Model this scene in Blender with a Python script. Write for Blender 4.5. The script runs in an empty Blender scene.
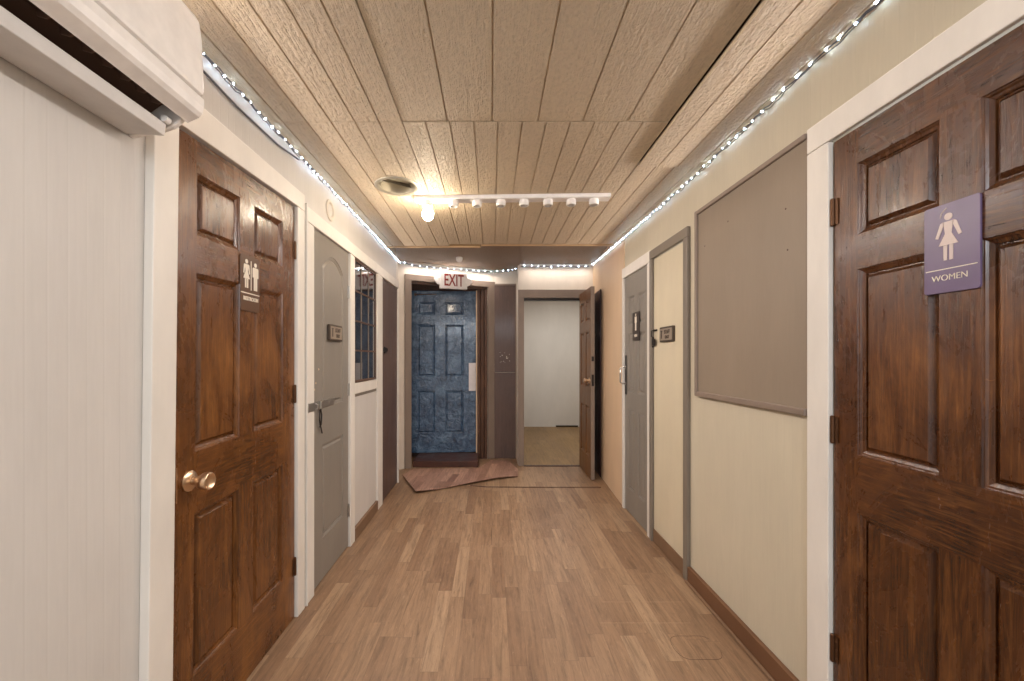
import bpy, bmesh, math, random
from mathutils import Vector, Matrix
random.seed(7)
S = bpy.context.scene
COL = S.collection
PI = math.pi

# ------------------------------------------------------------------ camera
EYE = 1.286                      # lens height above the floor
cam_d = bpy.data.cameras.new('camera')
cam = bpy.data.objects.new('camera', cam_d)
COL.objects.link(cam)
cam.location = (0, 0, EYE)
cam.rotation_euler = (PI / 2, 0, 0)
cam_d.sensor_fit = 'HORIZONTAL'
cam_d.sensor_width = 36.0
cam_d.lens = 405.0 / 1024.0 * 36.0
cam_d.shift_x = 20.0 / 1024.0
cam_d.shift_y = 17.5 / 1024.0
cam_d.clip_start = 0.02
S.camera = cam
S.view_settings.view_transform = 'Standard'
S.view_settings.look = 'None'
S.view_settings.gamma = 1.0
S.view_settings.use_curve_mapping = False
S.view_settings.exposure = 0.75

# main planes of the hall (metres)
LW, LT, LD = -0.990, -0.962, -0.978      # left wall surface, trim face, door leaf face
RW, RT, RD = 1.140, 1.122, 1.137         # right wall surface, trim face, door leaf face
CZ = 2.335                               # near ceiling
FZ = 2.402                               # ceiling by the exit


# ------------------------------------------------------------------ materials
def srgb(r, g, b):
    def f(c):
        c /= 255.0
        return c / 12.92 if c <= 0.04045 else ((c + 0.055) / 1.055) ** 2.4
    return (f(r), f(g), f(b), 1.0)


class NT:
    def __init__(self, name):
        self.m = bpy.data.materials.new(name)
        self.m.use_nodes = True
        self.t = self.m.node_tree
        self.b = self.t.nodes['Principled BSDF']
        self.tc = self.t.nodes.new('ShaderNodeTexCoord')

    def n(self, kind, **kw):
        nd = self.t.nodes.new(kind)
        for k, v in kw.items():
            setattr(nd, k, v)
        return nd

    def l(self, a, b):
        self.t.links.new(a, b)

    def math(self, op, a, b=None, c=None):
        nd = self.n('ShaderNodeMath', operation=op)
        for i, v in enumerate((a, b, c)):
            if v is None:
                continue
            if isinstance(v, (int, float)):
                nd.inputs[i].default_value = v
            else:
                self.l(v, nd.inputs[i])
        return nd.outputs[0]

    def mapping(self, scale=(1, 1, 1), rot=(0, 0, 0)):
        mp = self.n('ShaderNodeMapping')
        mp.inputs['Scale'].default_value = scale
        mp.inputs['Rotation'].default_value = rot
        self.l(self.tc.outputs['Object'], mp.inputs['Vector'])
        return mp.outputs[0]

    def noise(self, vec, scale, detail=4, rough=0.55, dist=0.0):
        nd = self.n('ShaderNodeTexNoise')
        nd.inputs['Scale'].default_value = scale
        nd.inputs['Detail'].default_value = detail
        nd.inputs['Roughness'].default_value = rough
        nd.inputs['Distortion'].default_value = dist
        self.l(vec, nd.inputs['Vector'])
        return nd.outputs[0]

    def ramp(self, fac, stops):
        nd = self.n('ShaderNodeValToRGB')
        el = nd.color_ramp.elements
        while len(el) < len(stops):
            el.new(0.5)
        for e, (p, c) in zip(el, stops):
            e.position = p
            e.color = c
        self.l(fac, nd.inputs[0])
        return nd.outputs[0]

    def mix(self, fac, a, b, mode='MIX'):
        nd = self.n('ShaderNodeMix', data_type='RGBA', blend_type=mode)
        for i, v in ((0, fac), (6, a), (7, b)):
            if isinstance(v, (int, float)):
                nd.inputs[i].default_value = v
            elif isinstance(v, tuple):
                nd.inputs[i].default_value = v
            else:
                self.l(v, nd.inputs[i])
        return nd.outputs[2]

    def color(self, c):
        if isinstance(c, tuple):
            self.b.inputs['Base Color'].default_value = c
        else:
            self.l(c, self.b.inputs['Base Color'])

    def set(self, rough=0.5, metal=0.0, spec=0.5, coat=0.0, coat_rough=0.1):
        self.b.inputs['Roughness'].default_value = rough
        self.b.inputs['Metallic'].default_value = metal
        self.b.inputs['Specular IOR Level'].default_value = spec
        self.b.inputs['Coat Weight'].default_value = coat
        self.b.inputs['Coat Roughness'].default_value = coat_rough

    def bump(self, h, strength=0.3, dist=0.01):
        nd = self.n('ShaderNodeBump')
        nd.inputs['Strength'].default_value = strength
        nd.inputs['Distance'].default_value = dist
        self.l(h, nd.inputs['Height'])
        self.l(nd.outputs[0], self.b.inputs['Normal'])


def paint(name, c, rough=0.5, var=0.06, bump=0.08, scale=6.0, spec=0.4, coat=0.0):
    """brushed house paint with faint mottling"""
    k = NT(name)
    v = k.mapping((1, 1, 0.35))
    nz = k.noise(v, scale, 5, 0.6)
    lo = tuple(x * (1 - var * 2) for x in c[:3]) + (1,)
    hi = tuple(min(1, x * (1 + var)) for x in c[:3]) + (1,)
    k.color(k.ramp(nz, [(0.25, lo), (0.75, hi)]))
    k.set(rough, 0, spec, coat)
    k.bump(k.noise(k.mapping((1, 1, 0.25)), 60, 3), bump, 0.004)
    return k.m


def grooved_paint(name, c, pitch, rough=0.5, axis=1, var=0.05, depth=0.35, dark=0.82):
    """painted sheet panelling with vertical grooves every `pitch` metres along world axis"""
    k = NT(name)
    sep = k.n('ShaderNodeSeparateXYZ')
    k.l(k.tc.outputs['Object'], sep.inputs[0])
    fr = k.math('FRACT', k.math('MULTIPLY', sep.outputs[axis], 1.0 / pitch))
    d = k.math('ABSOLUTE', k.math('SUBTRACT', fr, 0.5))
    gr = k.n('ShaderNodeMapRange')
    gr.inputs['From Min'].default_value = 0.0
    gr.inputs['From Max'].default_value = 0.0035 / pitch
    k.l(d, gr.inputs['Value'])
    v = k.mapping((1, 1, 0.3))
    nz = k.noise(v, 5.0, 5, 0.6)
    lo = tuple(x * (1 - var * 2) for x in c[:3]) + (1,)
    hi = tuple(min(1, x * (1 + var)) for x in c[:3]) + (1,)
    base = k.ramp(nz, [(0.25, lo), (0.75, hi)])
    fine = k.noise(k.mapping((40, 40, 3)), 3.0, 4)
    base = k.mix(0.12, base, k.ramp(fine, [(0.3, tuple(x * .75 for x in c[:3]) + (1,)), (0.7, hi)]))
    k.color(k.mix(gr.outputs[0], tuple(x * dark for x in c[:3]) + (1,), base))
    k.set(rough, 0, 0.4)
    k.bump(gr.outputs[0], depth, 0.004)
    return k.m


def stained_wood(name, dark, mid, light, rough=0.28, axis='z', rails=None):
    """brush-stained glossy timber, grain along the door height, across it on the rails"""
    k = NT(name)
    sc = {'z': (26, 26, 1.3), 'y': (26, 1.3, 26), 'x': (1.3, 26, 26)}[axis]
    g = k.noise(k.mapping(sc), 3.0, 8, 0.68, 1.4)
    if rails:
        x0, x1, zs = rails
        g2 = k.noise(k.mapping((1.6, 26, 20)), 3.0, 8, 0.68, 2.2)
        sep = k.n('ShaderNodeSeparateXYZ')
        k.l(k.tc.outputs['Object'], sep.inputs[0])
        inx = k.math('MULTIPLY', k.math('GREATER_THAN', sep.outputs[0], x0), k.math('LESS_THAN', sep.outputs[0], x1))
        m = None
        for a, b in zs:
            q = k.math('MULTIPLY', k.math('GREATER_THAN', sep.outputs[2], a), k.math('LESS_THAN', sep.outputs[2], b))
            m = q if m is None else k.math('MAXIMUM', m, q)
        m = k.math('MULTIPLY', m, inx)
        mx = k.n('ShaderNodeMix', data_type='FLOAT')
        k.l(m, mx.inputs[0]); k.l(g, mx.inputs[2]); k.l(g2, mx.inputs[3])
        g = mx.outputs[0]
    blot = k.noise(k.mapping((1.3, 1.3, 0.6)), 3.6, 6, 0.7, 0.6)
    c1 = k.ramp(g, [(0.30, dark), (0.5, mid), (0.70, light)])
    c2 = k.ramp(blot, [(0.36, dark), (0.52, mid), (0.68, light)])
    c = k.mix(0.5, c1, c2)
    scr = k.noise(k.mapping((1, 1, 1), (0.4, 0.2, 0.9)), 26, 7, 0.78, 2.5)
    c = k.mix(k.ramp(scr, [(0.62, (0, 0, 0, 1)), (0.72, (0.36, 0.36, 0.36, 1))]), c,
              tuple(min(1, x * 1.7) for x in light[:3]) + (1,))
    k.color(c)
    k.set(rough, 0, 0.5, 0.15, 0.15)
    rr = k.ramp(blot, [(0.3, (rough * .8,) * 3 + (1,)), (0.75, (rough * 1.5,) * 3 + (1,))])
    k.l(rr, k.b.inputs['Roughness'])
    k.bump(g, 0.3, 0.005)
    return k.m


def plain(name, c, rough=0.4, metal=0.0, spec=0.5):
    k = NT(name)
    nz = k.noise(k.mapping(), 18, 4)
    k.color(k.ramp(nz, [(0.3, tuple(x * .88 for x in c[:3]) + (1,)), (0.7, c)]))
    k.set(rough, metal, spec)
    return k.m


def glow(name, c, strength):
    k = NT(name)
    k.b.inputs['Base Color'].default_value = (0.9, 0.9, 0.9, 1)
    k.b.inputs['Emission Color'].default_value = c
    k.b.inputs['Emission Strength'].default_value = strength
    return k.m


def vinyl_plank(name, tones, strip=0.074, length=0.58, rough=0.42, turn=0.0):
    k = NT(name)
    sep = k.n('ShaderNodeSeparateXYZ')
    k.l(k.mapping((1, 1, 1), (0, 0, turn)), sep.inputs[0])
    x = k.math('DIVIDE', sep.outputs[0], strip)
    row = k.math('FLOOR', x)
    wn1 = k.n('ShaderNodeTexWhiteNoise', noise_dimensions='1D')
    k.l(row, wn1.inputs['W'])
    y = k.math('ADD', k.math('DIVIDE', sep.outputs[1], length), k.math('MULTIPLY', wn1.outputs[0], 7.3))
    cell = k.math('FLOOR', y)
    cmb = k.n('ShaderNodeCombineXYZ')
    k.l(row, cmb.inputs[0]); k.l(cell, cmb.inputs[1])
    wn2 = k.n('ShaderNodeTexWhiteNoise', noise_dimensions='3D')
    k.l(cmb.outputs[0], wn2.inputs['Vector'])
    base = k.ramp(wn2.outputs[0], [(0.0, tones[0]), (0.45, tones[1]), (0.8, tones[2]), (1.0, tones[3])])
    # grain shifted per plank
    off = k.n('ShaderNodeVectorMath', operation='MULTIPLY_ADD')
    k.l(cmb.outputs[0], off.inputs[0]); off.inputs[1].default_value = (3.1, 5.7, 1.9)
    k.l(k.mapping((46, 3.6, 1), (0, 0, turn)), off.inputs[2])
    g = k.noise(off.outputs[0], 1.0, 7, 0.7, 0.8)
    gcol = k.ramp(g, [(0.30, (0.30, 0.27, 0.25, 1)), (0.48, (0.78, 0.77, 0.76, 1)), (0.70, (1.15, 1.13, 1.10, 1))])
    c = k.mix(0.75, base, gcol, 'MULTIPLY')
    fl_ = k.noise(k.mapping((60, 14, 1), (0, 0, turn)), 1.6, 5, 0.75, 0.6)
    c = k.mix(k.ramp(fl_, [(0.30, (0.45, 0.45, 0.45, 1)), (0.44, (0, 0, 0, 1))]), c, (0.10, 0.065, 0.045, 1))
    c = k.mix(k.ramp(fl_, [(0.58, (0, 0, 0, 1)), (0.74, (0.35, 0.35, 0.35, 1))]), c, srgb(196, 166, 132))
    # seams
    fx = k.math('ABSOLUTE', k.math('SUBTRACT', k.math('FRACT', x), 0.5))
    fy = k.math('ABSOLUTE', k.math('SUBTRACT', k.math('FRACT', y), 0.5))
    sx = k.math('GREATER_THAN', fx, 0.485)
    sy = k.math('GREATER_THAN', fy, 0.4975)
    seam = k.math('MAXIMUM', sx, sy)
    c = k.mix(k.math('MULTIPLY', seam, 0.30), c, (0.07, 0.045, 0.03, 1))
    wear = k.noise(k.mapping((1, 0.6, 1)), 2.3, 6, 0.65)
    c = k.mix(k.ramp(wear, [(0.45, (0, 0, 0, 1)), (0.75, (0.16, 0.16, 0.16, 1))]), c, srgb(190, 160, 130))
    k.color(c)
    k.set(rough, 0, 0.4)
    k.bump(g, 0.12, 0.003)
    return k.m


M = {}
M['white_trim'] = paint('white_trim_paint', srgb(226, 220, 211), 0.42)
M['left_wall'] = grooved_paint('left_wall_paint', srgb(208, 203, 197), 0.044, 0.45, depth=0.10, dark=0.95)
M['pale_lettering'] = plain('pale_lettering', srgb(214, 196, 188), 0.4)
M['right_wall'] = grooved_paint('right_wall_paint', srgb(202, 192, 170), 0.0445, 0.45, depth=0.10, dark=0.97)
M['peach_wall'] = grooved_paint('peach_wall_paint', srgb(222, 192, 158), 0.10, 0.5, depth=0.15, dark=0.95)
M['back_wall'] = paint('back_wall_paint', srgb(222, 212, 198), 0.5)
M['brown_wood'] = stained_wood('brown_door_wood', srgb(46, 24, 6), srgb(96, 55, 20), srgb(150, 98, 46), 0.25, 'z', (0.088, 0.64, [(-1, 0.241), (0.788, 0.98), (1.588, 1.71), (1.924, 3)]))
M['women_wood'] = stained_wood('dark_door_wood', srgb(34, 16, 5), srgb(80, 44, 18), srgb(140, 90, 44), 0.25, 'z', (0.088, 0.64, [(-1, 0.241), (0.80, 0.98), (1.558, 1.666), (1.888, 3)]))
M['open_wood'] = stained_wood('open_door_wood', srgb(72, 42, 18), srgb(104, 66, 32), srgb(132, 90, 50), 0.38)
M['mahogany'] = stained_wood('mahogany_wood', srgb(38, 14, 12), srgb(58, 24, 20), srgb(74, 34, 28), 0.35)
M['dark_board'] = stained_wood('dark_board_wood', srgb(70, 52, 46), srgb(92, 72, 64), srgb(110, 88, 78), 0.55)
M['jamb_wood'] = stained_wood('jamb_wood', srgb(58, 38, 28), srgb(86, 60, 46), srgb(112, 82, 62), 0.5)
M['sill_wood'] = stained_wood('sill_wood', srgb(40, 20, 12), srgb(70, 38, 26), srgb(98, 58, 42), 0.45, 'x')
M['grey_door'] = paint('grey_door_paint', srgb(136, 129, 120), 0.4, 0.05)
M['grey_trim'] = paint('grey_trim_paint', srgb(126, 116, 104), 0.45, 0.06)
M['taupe_trim'] = paint('taupe_trim_paint', srgb(134, 118, 105), 0.5, 0.06)
M['taupe_board'] = grooved_paint('taupe_board_paint', srgb(144, 129, 112), 0.20, 0.5, depth=0.3, dark=0.9, var=0.05)
M['cream_door'] = paint('cream_door_paint', srgb(212, 200, 174), 0.45, 0.04)
M['base_brown'] = paint('brown_baseboard_paint', srgb(112, 78, 54), 0.5, 0.08)
M['base_grey'] = paint('grey_baseboard_paint', srgb(126, 98, 74), 0.5, 0.08)
M['brass'] = plain('aged_brass', srgb(226, 196, 164), 0.32, 1.0)
M['copper'] = plain('hinge_bronze', srgb(96, 66, 44), 0.45, 0.7)
M['steel'] = plain('dull_steel', srgb(176, 172, 166), 0.35, 0.9)
M['bright_steel'] = plain('bright_steel', srgb(225, 222, 216), 0.25, 0.9)
M['dark_metal'] = plain('dark_metal', srgb(52, 46, 42), 0.45, 0.7)
M['white_plastic'] = plain('white_plastic', srgb(246, 241, 236), 0.35)
M['cap_white'] = plain('cap_white', srgb(252, 250, 246), 0.4)
M['grey_plastic'] = plain('grey_plastic', srgb(214, 209, 204), 0.4)
M['black'] = plain('dark_hollow', srgb(84, 58, 44), 0.6)
M['fin'] = plain('dark_fin_plastic', srgb(120, 92, 74), 0.5)
M['pale_wood'] = paint('bare_wood', srgb(214, 188, 156), 0.6)
M['sign_brown'] = plain('brown_sign_plastic', srgb(92, 62, 38), 0.35)
M['sign_black'] = plain('dark_sign_plastic', srgb(52, 38, 32), 0.35)
M['sign_purple'] = plain('purple_sign_plastic', srgb(108, 90, 122), 0.34)
M['sign_grey'] = plain('grey_sign_plastic', srgb(150, 136, 120), 0.4)
M['sign_dark_edge'] = plain('dark_sign_edge', srgb(72, 58, 46), 0.5)
M['scratch'] = plain('pale_scratch', srgb(186, 156, 126), 0.5)
M['sign_ink'] = plain('dark_lettering', srgb(70, 56, 46), 0.5)
M['ivory'] = plain('ivory_lettering', srgb(236, 226, 208), 0.4)
M['red'] = plain('red_lettering', srgb(150, 52, 42), 0.4)
M['wire'] = plain('clear_wire', srgb(92, 92, 98), 0.3)
M['vent'] = plain('vent_metal', srgb(186, 178, 160), 0.4, 0.5)
M['paper'] = plain('white_card', srgb(226, 222, 222), 0.5)
M['led'] = glow('led_glow', (0.60, 0.79, 1.0, 1), 30.0)
M['lamp'] = glow('lamp_glow', (1.0, 0.86, 0.66, 1), 95.0)
M['room_wall'] = paint('room_wall_paint', srgb(218, 212, 204), 0.6, 0.03)
M['floor'] = vinyl_plank('vinyl_plank_floor', (srgb(132, 102, 77), srgb(146, 116, 89), srgb(152, 122, 94), srgb(164, 135, 106)))
M['patch'] = vinyl_plank('vinyl_plank_offcut', (srgb(140, 104, 88), srgb(166, 128, 110), srgb(180, 142, 122), srgb(196, 158, 136)), turn=0.12)
M['room_floor'] = vinyl_plank('room_floor_planks', (srgb(136, 106, 66), srgb(146, 114, 72), srgb(152, 120, 76), srgb(158, 126, 82)), 0.12, 1.2)


def ceiling_mat(name, c):
    k = NT(name)
    g = k.noise(k.mapping((26, 2.0, 1)), 4.0, 6, 0.6, 1.6)
    peb = k.noise(k.mapping((1, 0.8, 1)), 62, 3, 0.6)
    h = k.math('ADD', k.math('MULTIPLY', g, 0.7), k.math('MULTIPLY', peb, 0.9))
    blot = k.noise(k.mapping(), 2.0, 4)
    lo = tuple(x * .86 for x in c[:3]) + (1,)
    base = k.ramp(blot, [(0.3, lo), (0.7, c)])
    k.color(k.mix(0.35, base, k.ramp(h, [(0.45, tuple(x * .6 for x in c[:3]) + (1,)), (0.85, tuple(min(1, x * 1.15) for x in c[:3]) + (1,))])))
    k.set(0.5, 0, 0.4)
    k.bump(h, 1.0, 0.012)
    return k.m


M['ceiling'] = ceiling_mat('embossed_ceiling_paint', srgb(212, 192, 163))
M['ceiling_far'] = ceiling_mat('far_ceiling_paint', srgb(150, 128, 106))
M['batten'] = paint('ceiling_batten_paint', srgb(206, 172, 132), 0.45)


def blue_mat():
    k = NT('worn_blue_paint')
    a = k.noise(k.mapping((1, 1, 0.8)), 9, 6, 0.7, 1.0)
    b = k.noise(k.mapping(), 34, 5, 0.7, 1.5)
    c = k.ramp(a, [(0.3, srgb(32, 50, 74)), (0.5, srgb(58, 86, 116)), (0.72, srgb(98, 126, 152))])
    c = k.mix(k.ramp(b, [(0.64, (0, 0, 0, 1)), (0.72, (0.55, 0.55, 0.55, 1))]), c, srgb(170, 180, 188))
    k.color(c)
    k.set(0.2, 0, 0.7, 0.3)
    k.bump(k.noise(k.mapping(), 11, 5, 0.6, 1.0), 0.7, 0.03)
    return k.m


M['blue'] = blue_mat()


def glass_mat():
    k = NT('dark_window_glass')
    nz = k.noise(k.mapping(), 5, 3)
    k.color(k.ramp(nz, [(0.3, srgb(26, 26, 32)), (0.7, srgb(44, 44, 52))]))
    k.set(0.04, 0, 1.0)
    k.b.inputs['IOR'].default_value = 2.1
    return k.m


M['glass'] = glass_mat()


# ------------------------------------------------------------------ mesh helpers
def link(name, bm, mat, parent=None, smooth=False, bevel=0.0, loc=None, rot=None):
    bmesh.ops.recalc_face_normals(bm, faces=bm.faces[:])
    me = bpy.data.meshes.new(name)
    bm.to_mesh(me)
    bm.free()
    mats = mat if isinstance(mat, (list, tuple)) else [mat]
    for x in mats:
        me.materials.append(x)
    if smooth:
        for p in me.polygons:
            p.use_smooth = True
        try:
            me.set_sharp_from_angle(angle=math.radians(35))
        except Exception:
            pass
    o = bpy.data.objects.new(name, me)
    COL.objects.link(o)
    if parent is not None:
        o.parent = parent
    if loc is not None:
        o.location = loc
    if rot is not None:
        o.rotation_euler = rot
    if bevel > 0:
        md = o.modifiers.new('bevel', 'BEVEL')
        md.width = bevel
        md.segments = 2
        md.limit_method = 'ANGLE'
        md.angle_limit = math.radians(40)
    return o


def box(bm, x0, x1, y0, y1, z0, z1):
    v = [bm.verts.new(p) for p in ((x0, y0, z0), (x1, y0, z0), (x1, y1, z0), (x0, y1, z0),
                                   (x0, y0, z1), (x1, y0, z1), (x1, y1, z1), (x0, y1, z1))]
    for f in ((0, 3, 2, 1), (4, 5, 6, 7), (0, 1, 5, 4), (1, 2, 6, 5), (2, 3, 7, 6), (3, 0, 4, 7)):
        bm.faces.new([v[i] for i in f])
    return v


def boxes(name, rects, mat, parent=None, bevel=0.0):
    bm = bmesh.new()
    for r in rects:
        box(bm, *r)
    return link(name, bm, mat, parent, bevel=bevel)


def prism(bm, pts, a0, a1, axis='y'):
    """closed polygon of 2-D pts extruded along an axis"""
    def p3(p, a):
        if axis == 'y':
            return (p[0], a, p[1])
        if axis == 'x':
            return (a, p[0], p[1])
        return (p[0], p[1], a)
    A = [bm.verts.new(p3(p, a0)) for p in pts]
    B = [bm.verts.new(p3(p, a1)) for p in pts]
    n = len(pts)
    for i in range(n):
        bm.faces.new((A[i], A[(i + 1) % n], B[(i + 1) % n], B[i]))
    bm.faces.new(A[::-1])
    bm.faces.new(B)


def lathe(bm, prof, origin, axis, seg=24):
    """prof: list of (distance along axis, radius)"""
    ax = Vector(axis).normalized()
    u = ax.orthogonal().normalized()
    w = ax.cross(u)
    o = Vector(origin)
    rings = []
    for d, r in prof:
        if r < 1e-6:
            rings.append([bm.verts.new(o + ax * d)])
        else:
            rings.append([bm.verts.new(o + ax * d + (u * math.cos(2 * PI * i / seg) + w * math.sin(2 * PI * i / seg)) * r) for i in range(seg)])
    for a, b in zip(rings, rings[1:]):
        for i in range(seg):
            j = (i + 1) % seg
            if len(a) == 1 and len(b) == 1:
                continue
            if len(a) == 1:
                bm.faces.new((a[0], b[i], b[j]))
            elif len(b) == 1:
                bm.faces.new((a[i], b[0], a[j]))
            else:
                bm.faces.new((a[i], b[i], b[j], a[j]))


def tube(bm, pts, r, seg=8, cap=True):
    pts = [Vector(p) for p in pts]
    rings = []
    up = None
    for i, p in enumerate(pts):
        t = (pts[min(i + 1, len(pts) - 1)] - pts[max(i - 1, 0)]).normalized()
        if up is None:
            up = t.orthogonal().normalized()
        up = (up - t * up.dot(t)).normalized()
        w = t.cross(up)
        rings.append([bm.verts.new(p + (up * math.cos(2 * PI * k / seg) + w * math.sin(2 * PI * k / seg)) * r) for k in range(seg)])
    for a, b in zip(rings, rings[1:]):
        for k in range(seg):
            bm.faces.new((a[k], a[(k + 1) % seg], b[(k + 1) % seg], b[k]))
    if cap:
        bm.faces.new(rings[0][::-1])
        bm.faces.new(rings[-1])


def empty(name, loc, rz=0.0):
    o = bpy.data.objects.new(name, None)
    COL.objects.link(o)
    o.empty_display_size = 0.1
    o.location = loc
    o.rotation_euler = (0, 0, rz)
    return o


def tag(o, label, cat, group=None):
    o['label'] = label
    o['category'] = cat
    if group:
        o['group'] = group
    return o


def struct(o, label, cat):
    o['kind'] = 'structure'
    o['label'] = label
    o['category'] = cat
    return o


def text(name, s, size, mat, parent, x, y, z, depth=0.0015, sx=1.0, bold=0.0):
    """raised lettering in the local x/z plane, facing -y, centred on (x, z)"""
    cu = bpy.data.curves.new(name, 'FONT')
    cu.body = s
    cu.size = size
    cu.align_x = 'CENTER'
    cu.align_y = 'CENTER'
    cu.extrude = depth / 2
    cu.offset = bold
    tmp = bpy.data.objects.new(name + '_curve', cu)
    COL.objects.link(tmp)
    dg = bpy.context.evaluated_depsgraph_get()
    me = bpy.data.meshes.new_from_object(tmp.evaluated_get(dg))
    bpy.data.objects.remove(tmp)
    R = Matrix.Translation((x, y, z)) @ Matrix.Rotation(PI / 2, 4, 'X') @ Matrix.Diagonal((sx, 1, 1, 1))
    me.transform(R)
    me.materials.clear()
    me.materials.append(mat)
    me.name = name
    o = bpy.data.objects.new(name, me)
    COL.objects.link(o)
    o.parent = parent
    return o


def inset(poly, d):
    """offset a convex counter-clockwise polygon inwards"""
    n = len(poly)
    out = []
    for i in range(n):
        p0, p1, p2 = Vector(poly[i - 1]), Vector(poly[i]), Vector(poly[(i + 1) % n])
        e1, e2 = (p1 - p0).normalized(), (p2 - p1).normalized()
        n1, n2 = Vector((-e1.y, e1.x)), Vector((-e2.y, e2.x))
        b = (n1 + n2)
        q = p1 + b * (d / max(0.2, 1 + n1.dot(n2)))
        out.append((q.x, q.y))
    return out


def rect(x0, x1, z0, z1):
    return [(x0, z0), (x1, z0), (x1, z1), (x0, z1)]


def door_leaf(root, w, h, t, panels, mat, deep=0.018, warp=None, panel_mat=None, lip=0.017, field=0.009):
    """slab with sunk, moulded panels; front faces local -y, x from 0 to w, z from 0 to h"""
    W = warp or (lambda x, z: (x, z))

    def V(bm, x, y, z):
        x, z = W(x, z)
        return bm.verts.new((x, y, z))
    bm = bmesh.new()
    outer = rect(0, w, 0, h)
    loops = [outer] + panels
    edges, first = [], []
    for lp in loops:
        vs = [V(bm, x, 0, z) for x, z in lp]
        first.append(vs)
        for i in range(len(vs)):
            edges.append(bm.edges.new((vs[i], vs[(i + 1) % len(vs)])))
    bmesh.ops.triangle_fill(bm, use_beauty=True, use_dissolve=False, edges=edges, normal=(0, -1, 0))
    # slab sides and back
    back = [V(bm, x, t, z) for x, z in outer]
    for i in range(4):
        bm.faces.new((first[0][i], first[0][(i + 1) % 4], back[(i + 1) % 4], back[i]))
    bm.faces.new(back)
    steps = [(0.0015, 0.0035), (0.004, 0.0045), (lip * 0.45, deep * 0.48), (lip * 0.8, deep * 0.62), (lip * 0.95, deep * 0.7), (lip, deep)]
    for lp, vs in zip(panels, first[1:]):
        prev = vs
        for d, y in steps:
            cur = [V(bm, x, y, z) for x, z in inset(lp, d)]
            for i in range(len(cur)):
                bm.faces.new((prev[i], prev[(i + 1) % len(cur)], cur[(i + 1) % len(cur)], cur[i]))
            prev = cur
        bm.faces.new(prev)
    link('leaf', bm, mat, root)
    for lp in panels:
        bm = bmesh.new()
        prev = None
        for d, y in [(lip, deep - 0.0006), (lip + 0.004, deep - 0.001), (lip + 0.004 + field, deep * 0.36), (lip + 0.0055 + field, deep * 0.28)]:
            cur = [V(bm, x, y, z) for x, z in inset(lp, d)]
            if prev:
                for i in range(len(cur)):
                    bm.faces.new((prev[i], prev[(i + 1) % len(cur)], cur[(i + 1) % len(cur)], cur[i]))
            prev = cur
        bm.faces.new(prev)
        link('panel', bm, panel_mat or mat, root)


def six_panels(w, cols, rows):
    return [rect(a, b, z0, z1) for z0, z1 in rows for a, b in cols]


def hinge(root, x, z, mat, hgt=0.09, y=-0.004):
    bm = bmesh.new()
    lathe(bm, [(0, 0), (0, 0.004), (0.003, 0.0065), (hgt - 0.003, 0.0065), (hgt, 0.004), (hgt, 0)], (x, y, z - hgt / 2), (0, 0, 1), 12)
    box(bm, x - 0.018, x + 0.018, y + 0.002, y + 0.0045, z - hgt / 2 + 0.004, z + hgt / 2 - 0.004)
    for dx in (-0.011, 0.011):
        for dz in (-0.028, 0.0, 0.028):
            lathe(bm, [(0, 0.0032), (0.0012, 0.0022), (0.0012, 0)], (x + dx, y + 0.002, z + dz), (0, -1, 0), 8)
    return link('hinge', bm, mat, root, smooth=True)


LEFT, RIGHT = PI / 2, -PI / 2        # turn for things on the left / right wall


# ------------------------------------------------------------------ setting: floor, walls, ceiling
o = boxes('floor', [(-1.35, 1.4, -2.3, 5.6, -0.06, 0.0)], M['floor'])
struct(o, 'brown wood-look vinyl plank floor running down the hall', 'floor')
HALL_FLOOR = o

def wall_run(name, xa, xb, y0, y1, holes, mat):
    rs, y = [], y0
    for a, b, z in holes:
        rs += [(xa, xb, y, a, 0, 2.46), (xa, xb, a, b, z, 2.46)]
        y = b
    rs.append((xa, xb, y, y1, 0, 2.46))
    return boxes(name, rs, mat)


o = wall_run('wall_left', -1.06, LW, -2.3, 4.19, [(1.20, 2.010, 2.06), (2.192, 2.762, 2.02), (3.565, 4.180, 2.02)], M['left_wall'])
struct(o, 'off-white grooved panelling wall along the side of the wall air conditioner', 'wall')
bm = bmesh.new()
prism(bm, [(LW, 4.19), (-1.085, 4.68), (-1.2, 4.68), (-1.2, 4.19)], 0, 2.46, 'z')
o = link('wall_left', bm, M['back_wall'])
struct(o, 'short white wall return between brown flat door and exit doorway', 'wall')

o = wall_run('wall_right', RW, 1.21, -2.3, 3.478, [(0.60, 1.354, 2.04), (2.366, 2.846, 2.0), (2.93, 3.464, 1.98)], M['right_wall'])
struct(o, 'cream grooved panelling wall on the side of the WOMEN door', 'wall')
# peach panel wall, angled slightly outwards
bm = bmesh.new()
prism(bm, [(1.132, 3.478), (1.206, 4.84), (1.30, 4.84), (1.30, 3.478)], 0, 2.46, 'z')
o = link('wall_right', bm, M['peach_wall'])
struct(o, 'peach panelled wall section between grey MEN door and open brown door', 'wall')

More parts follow.
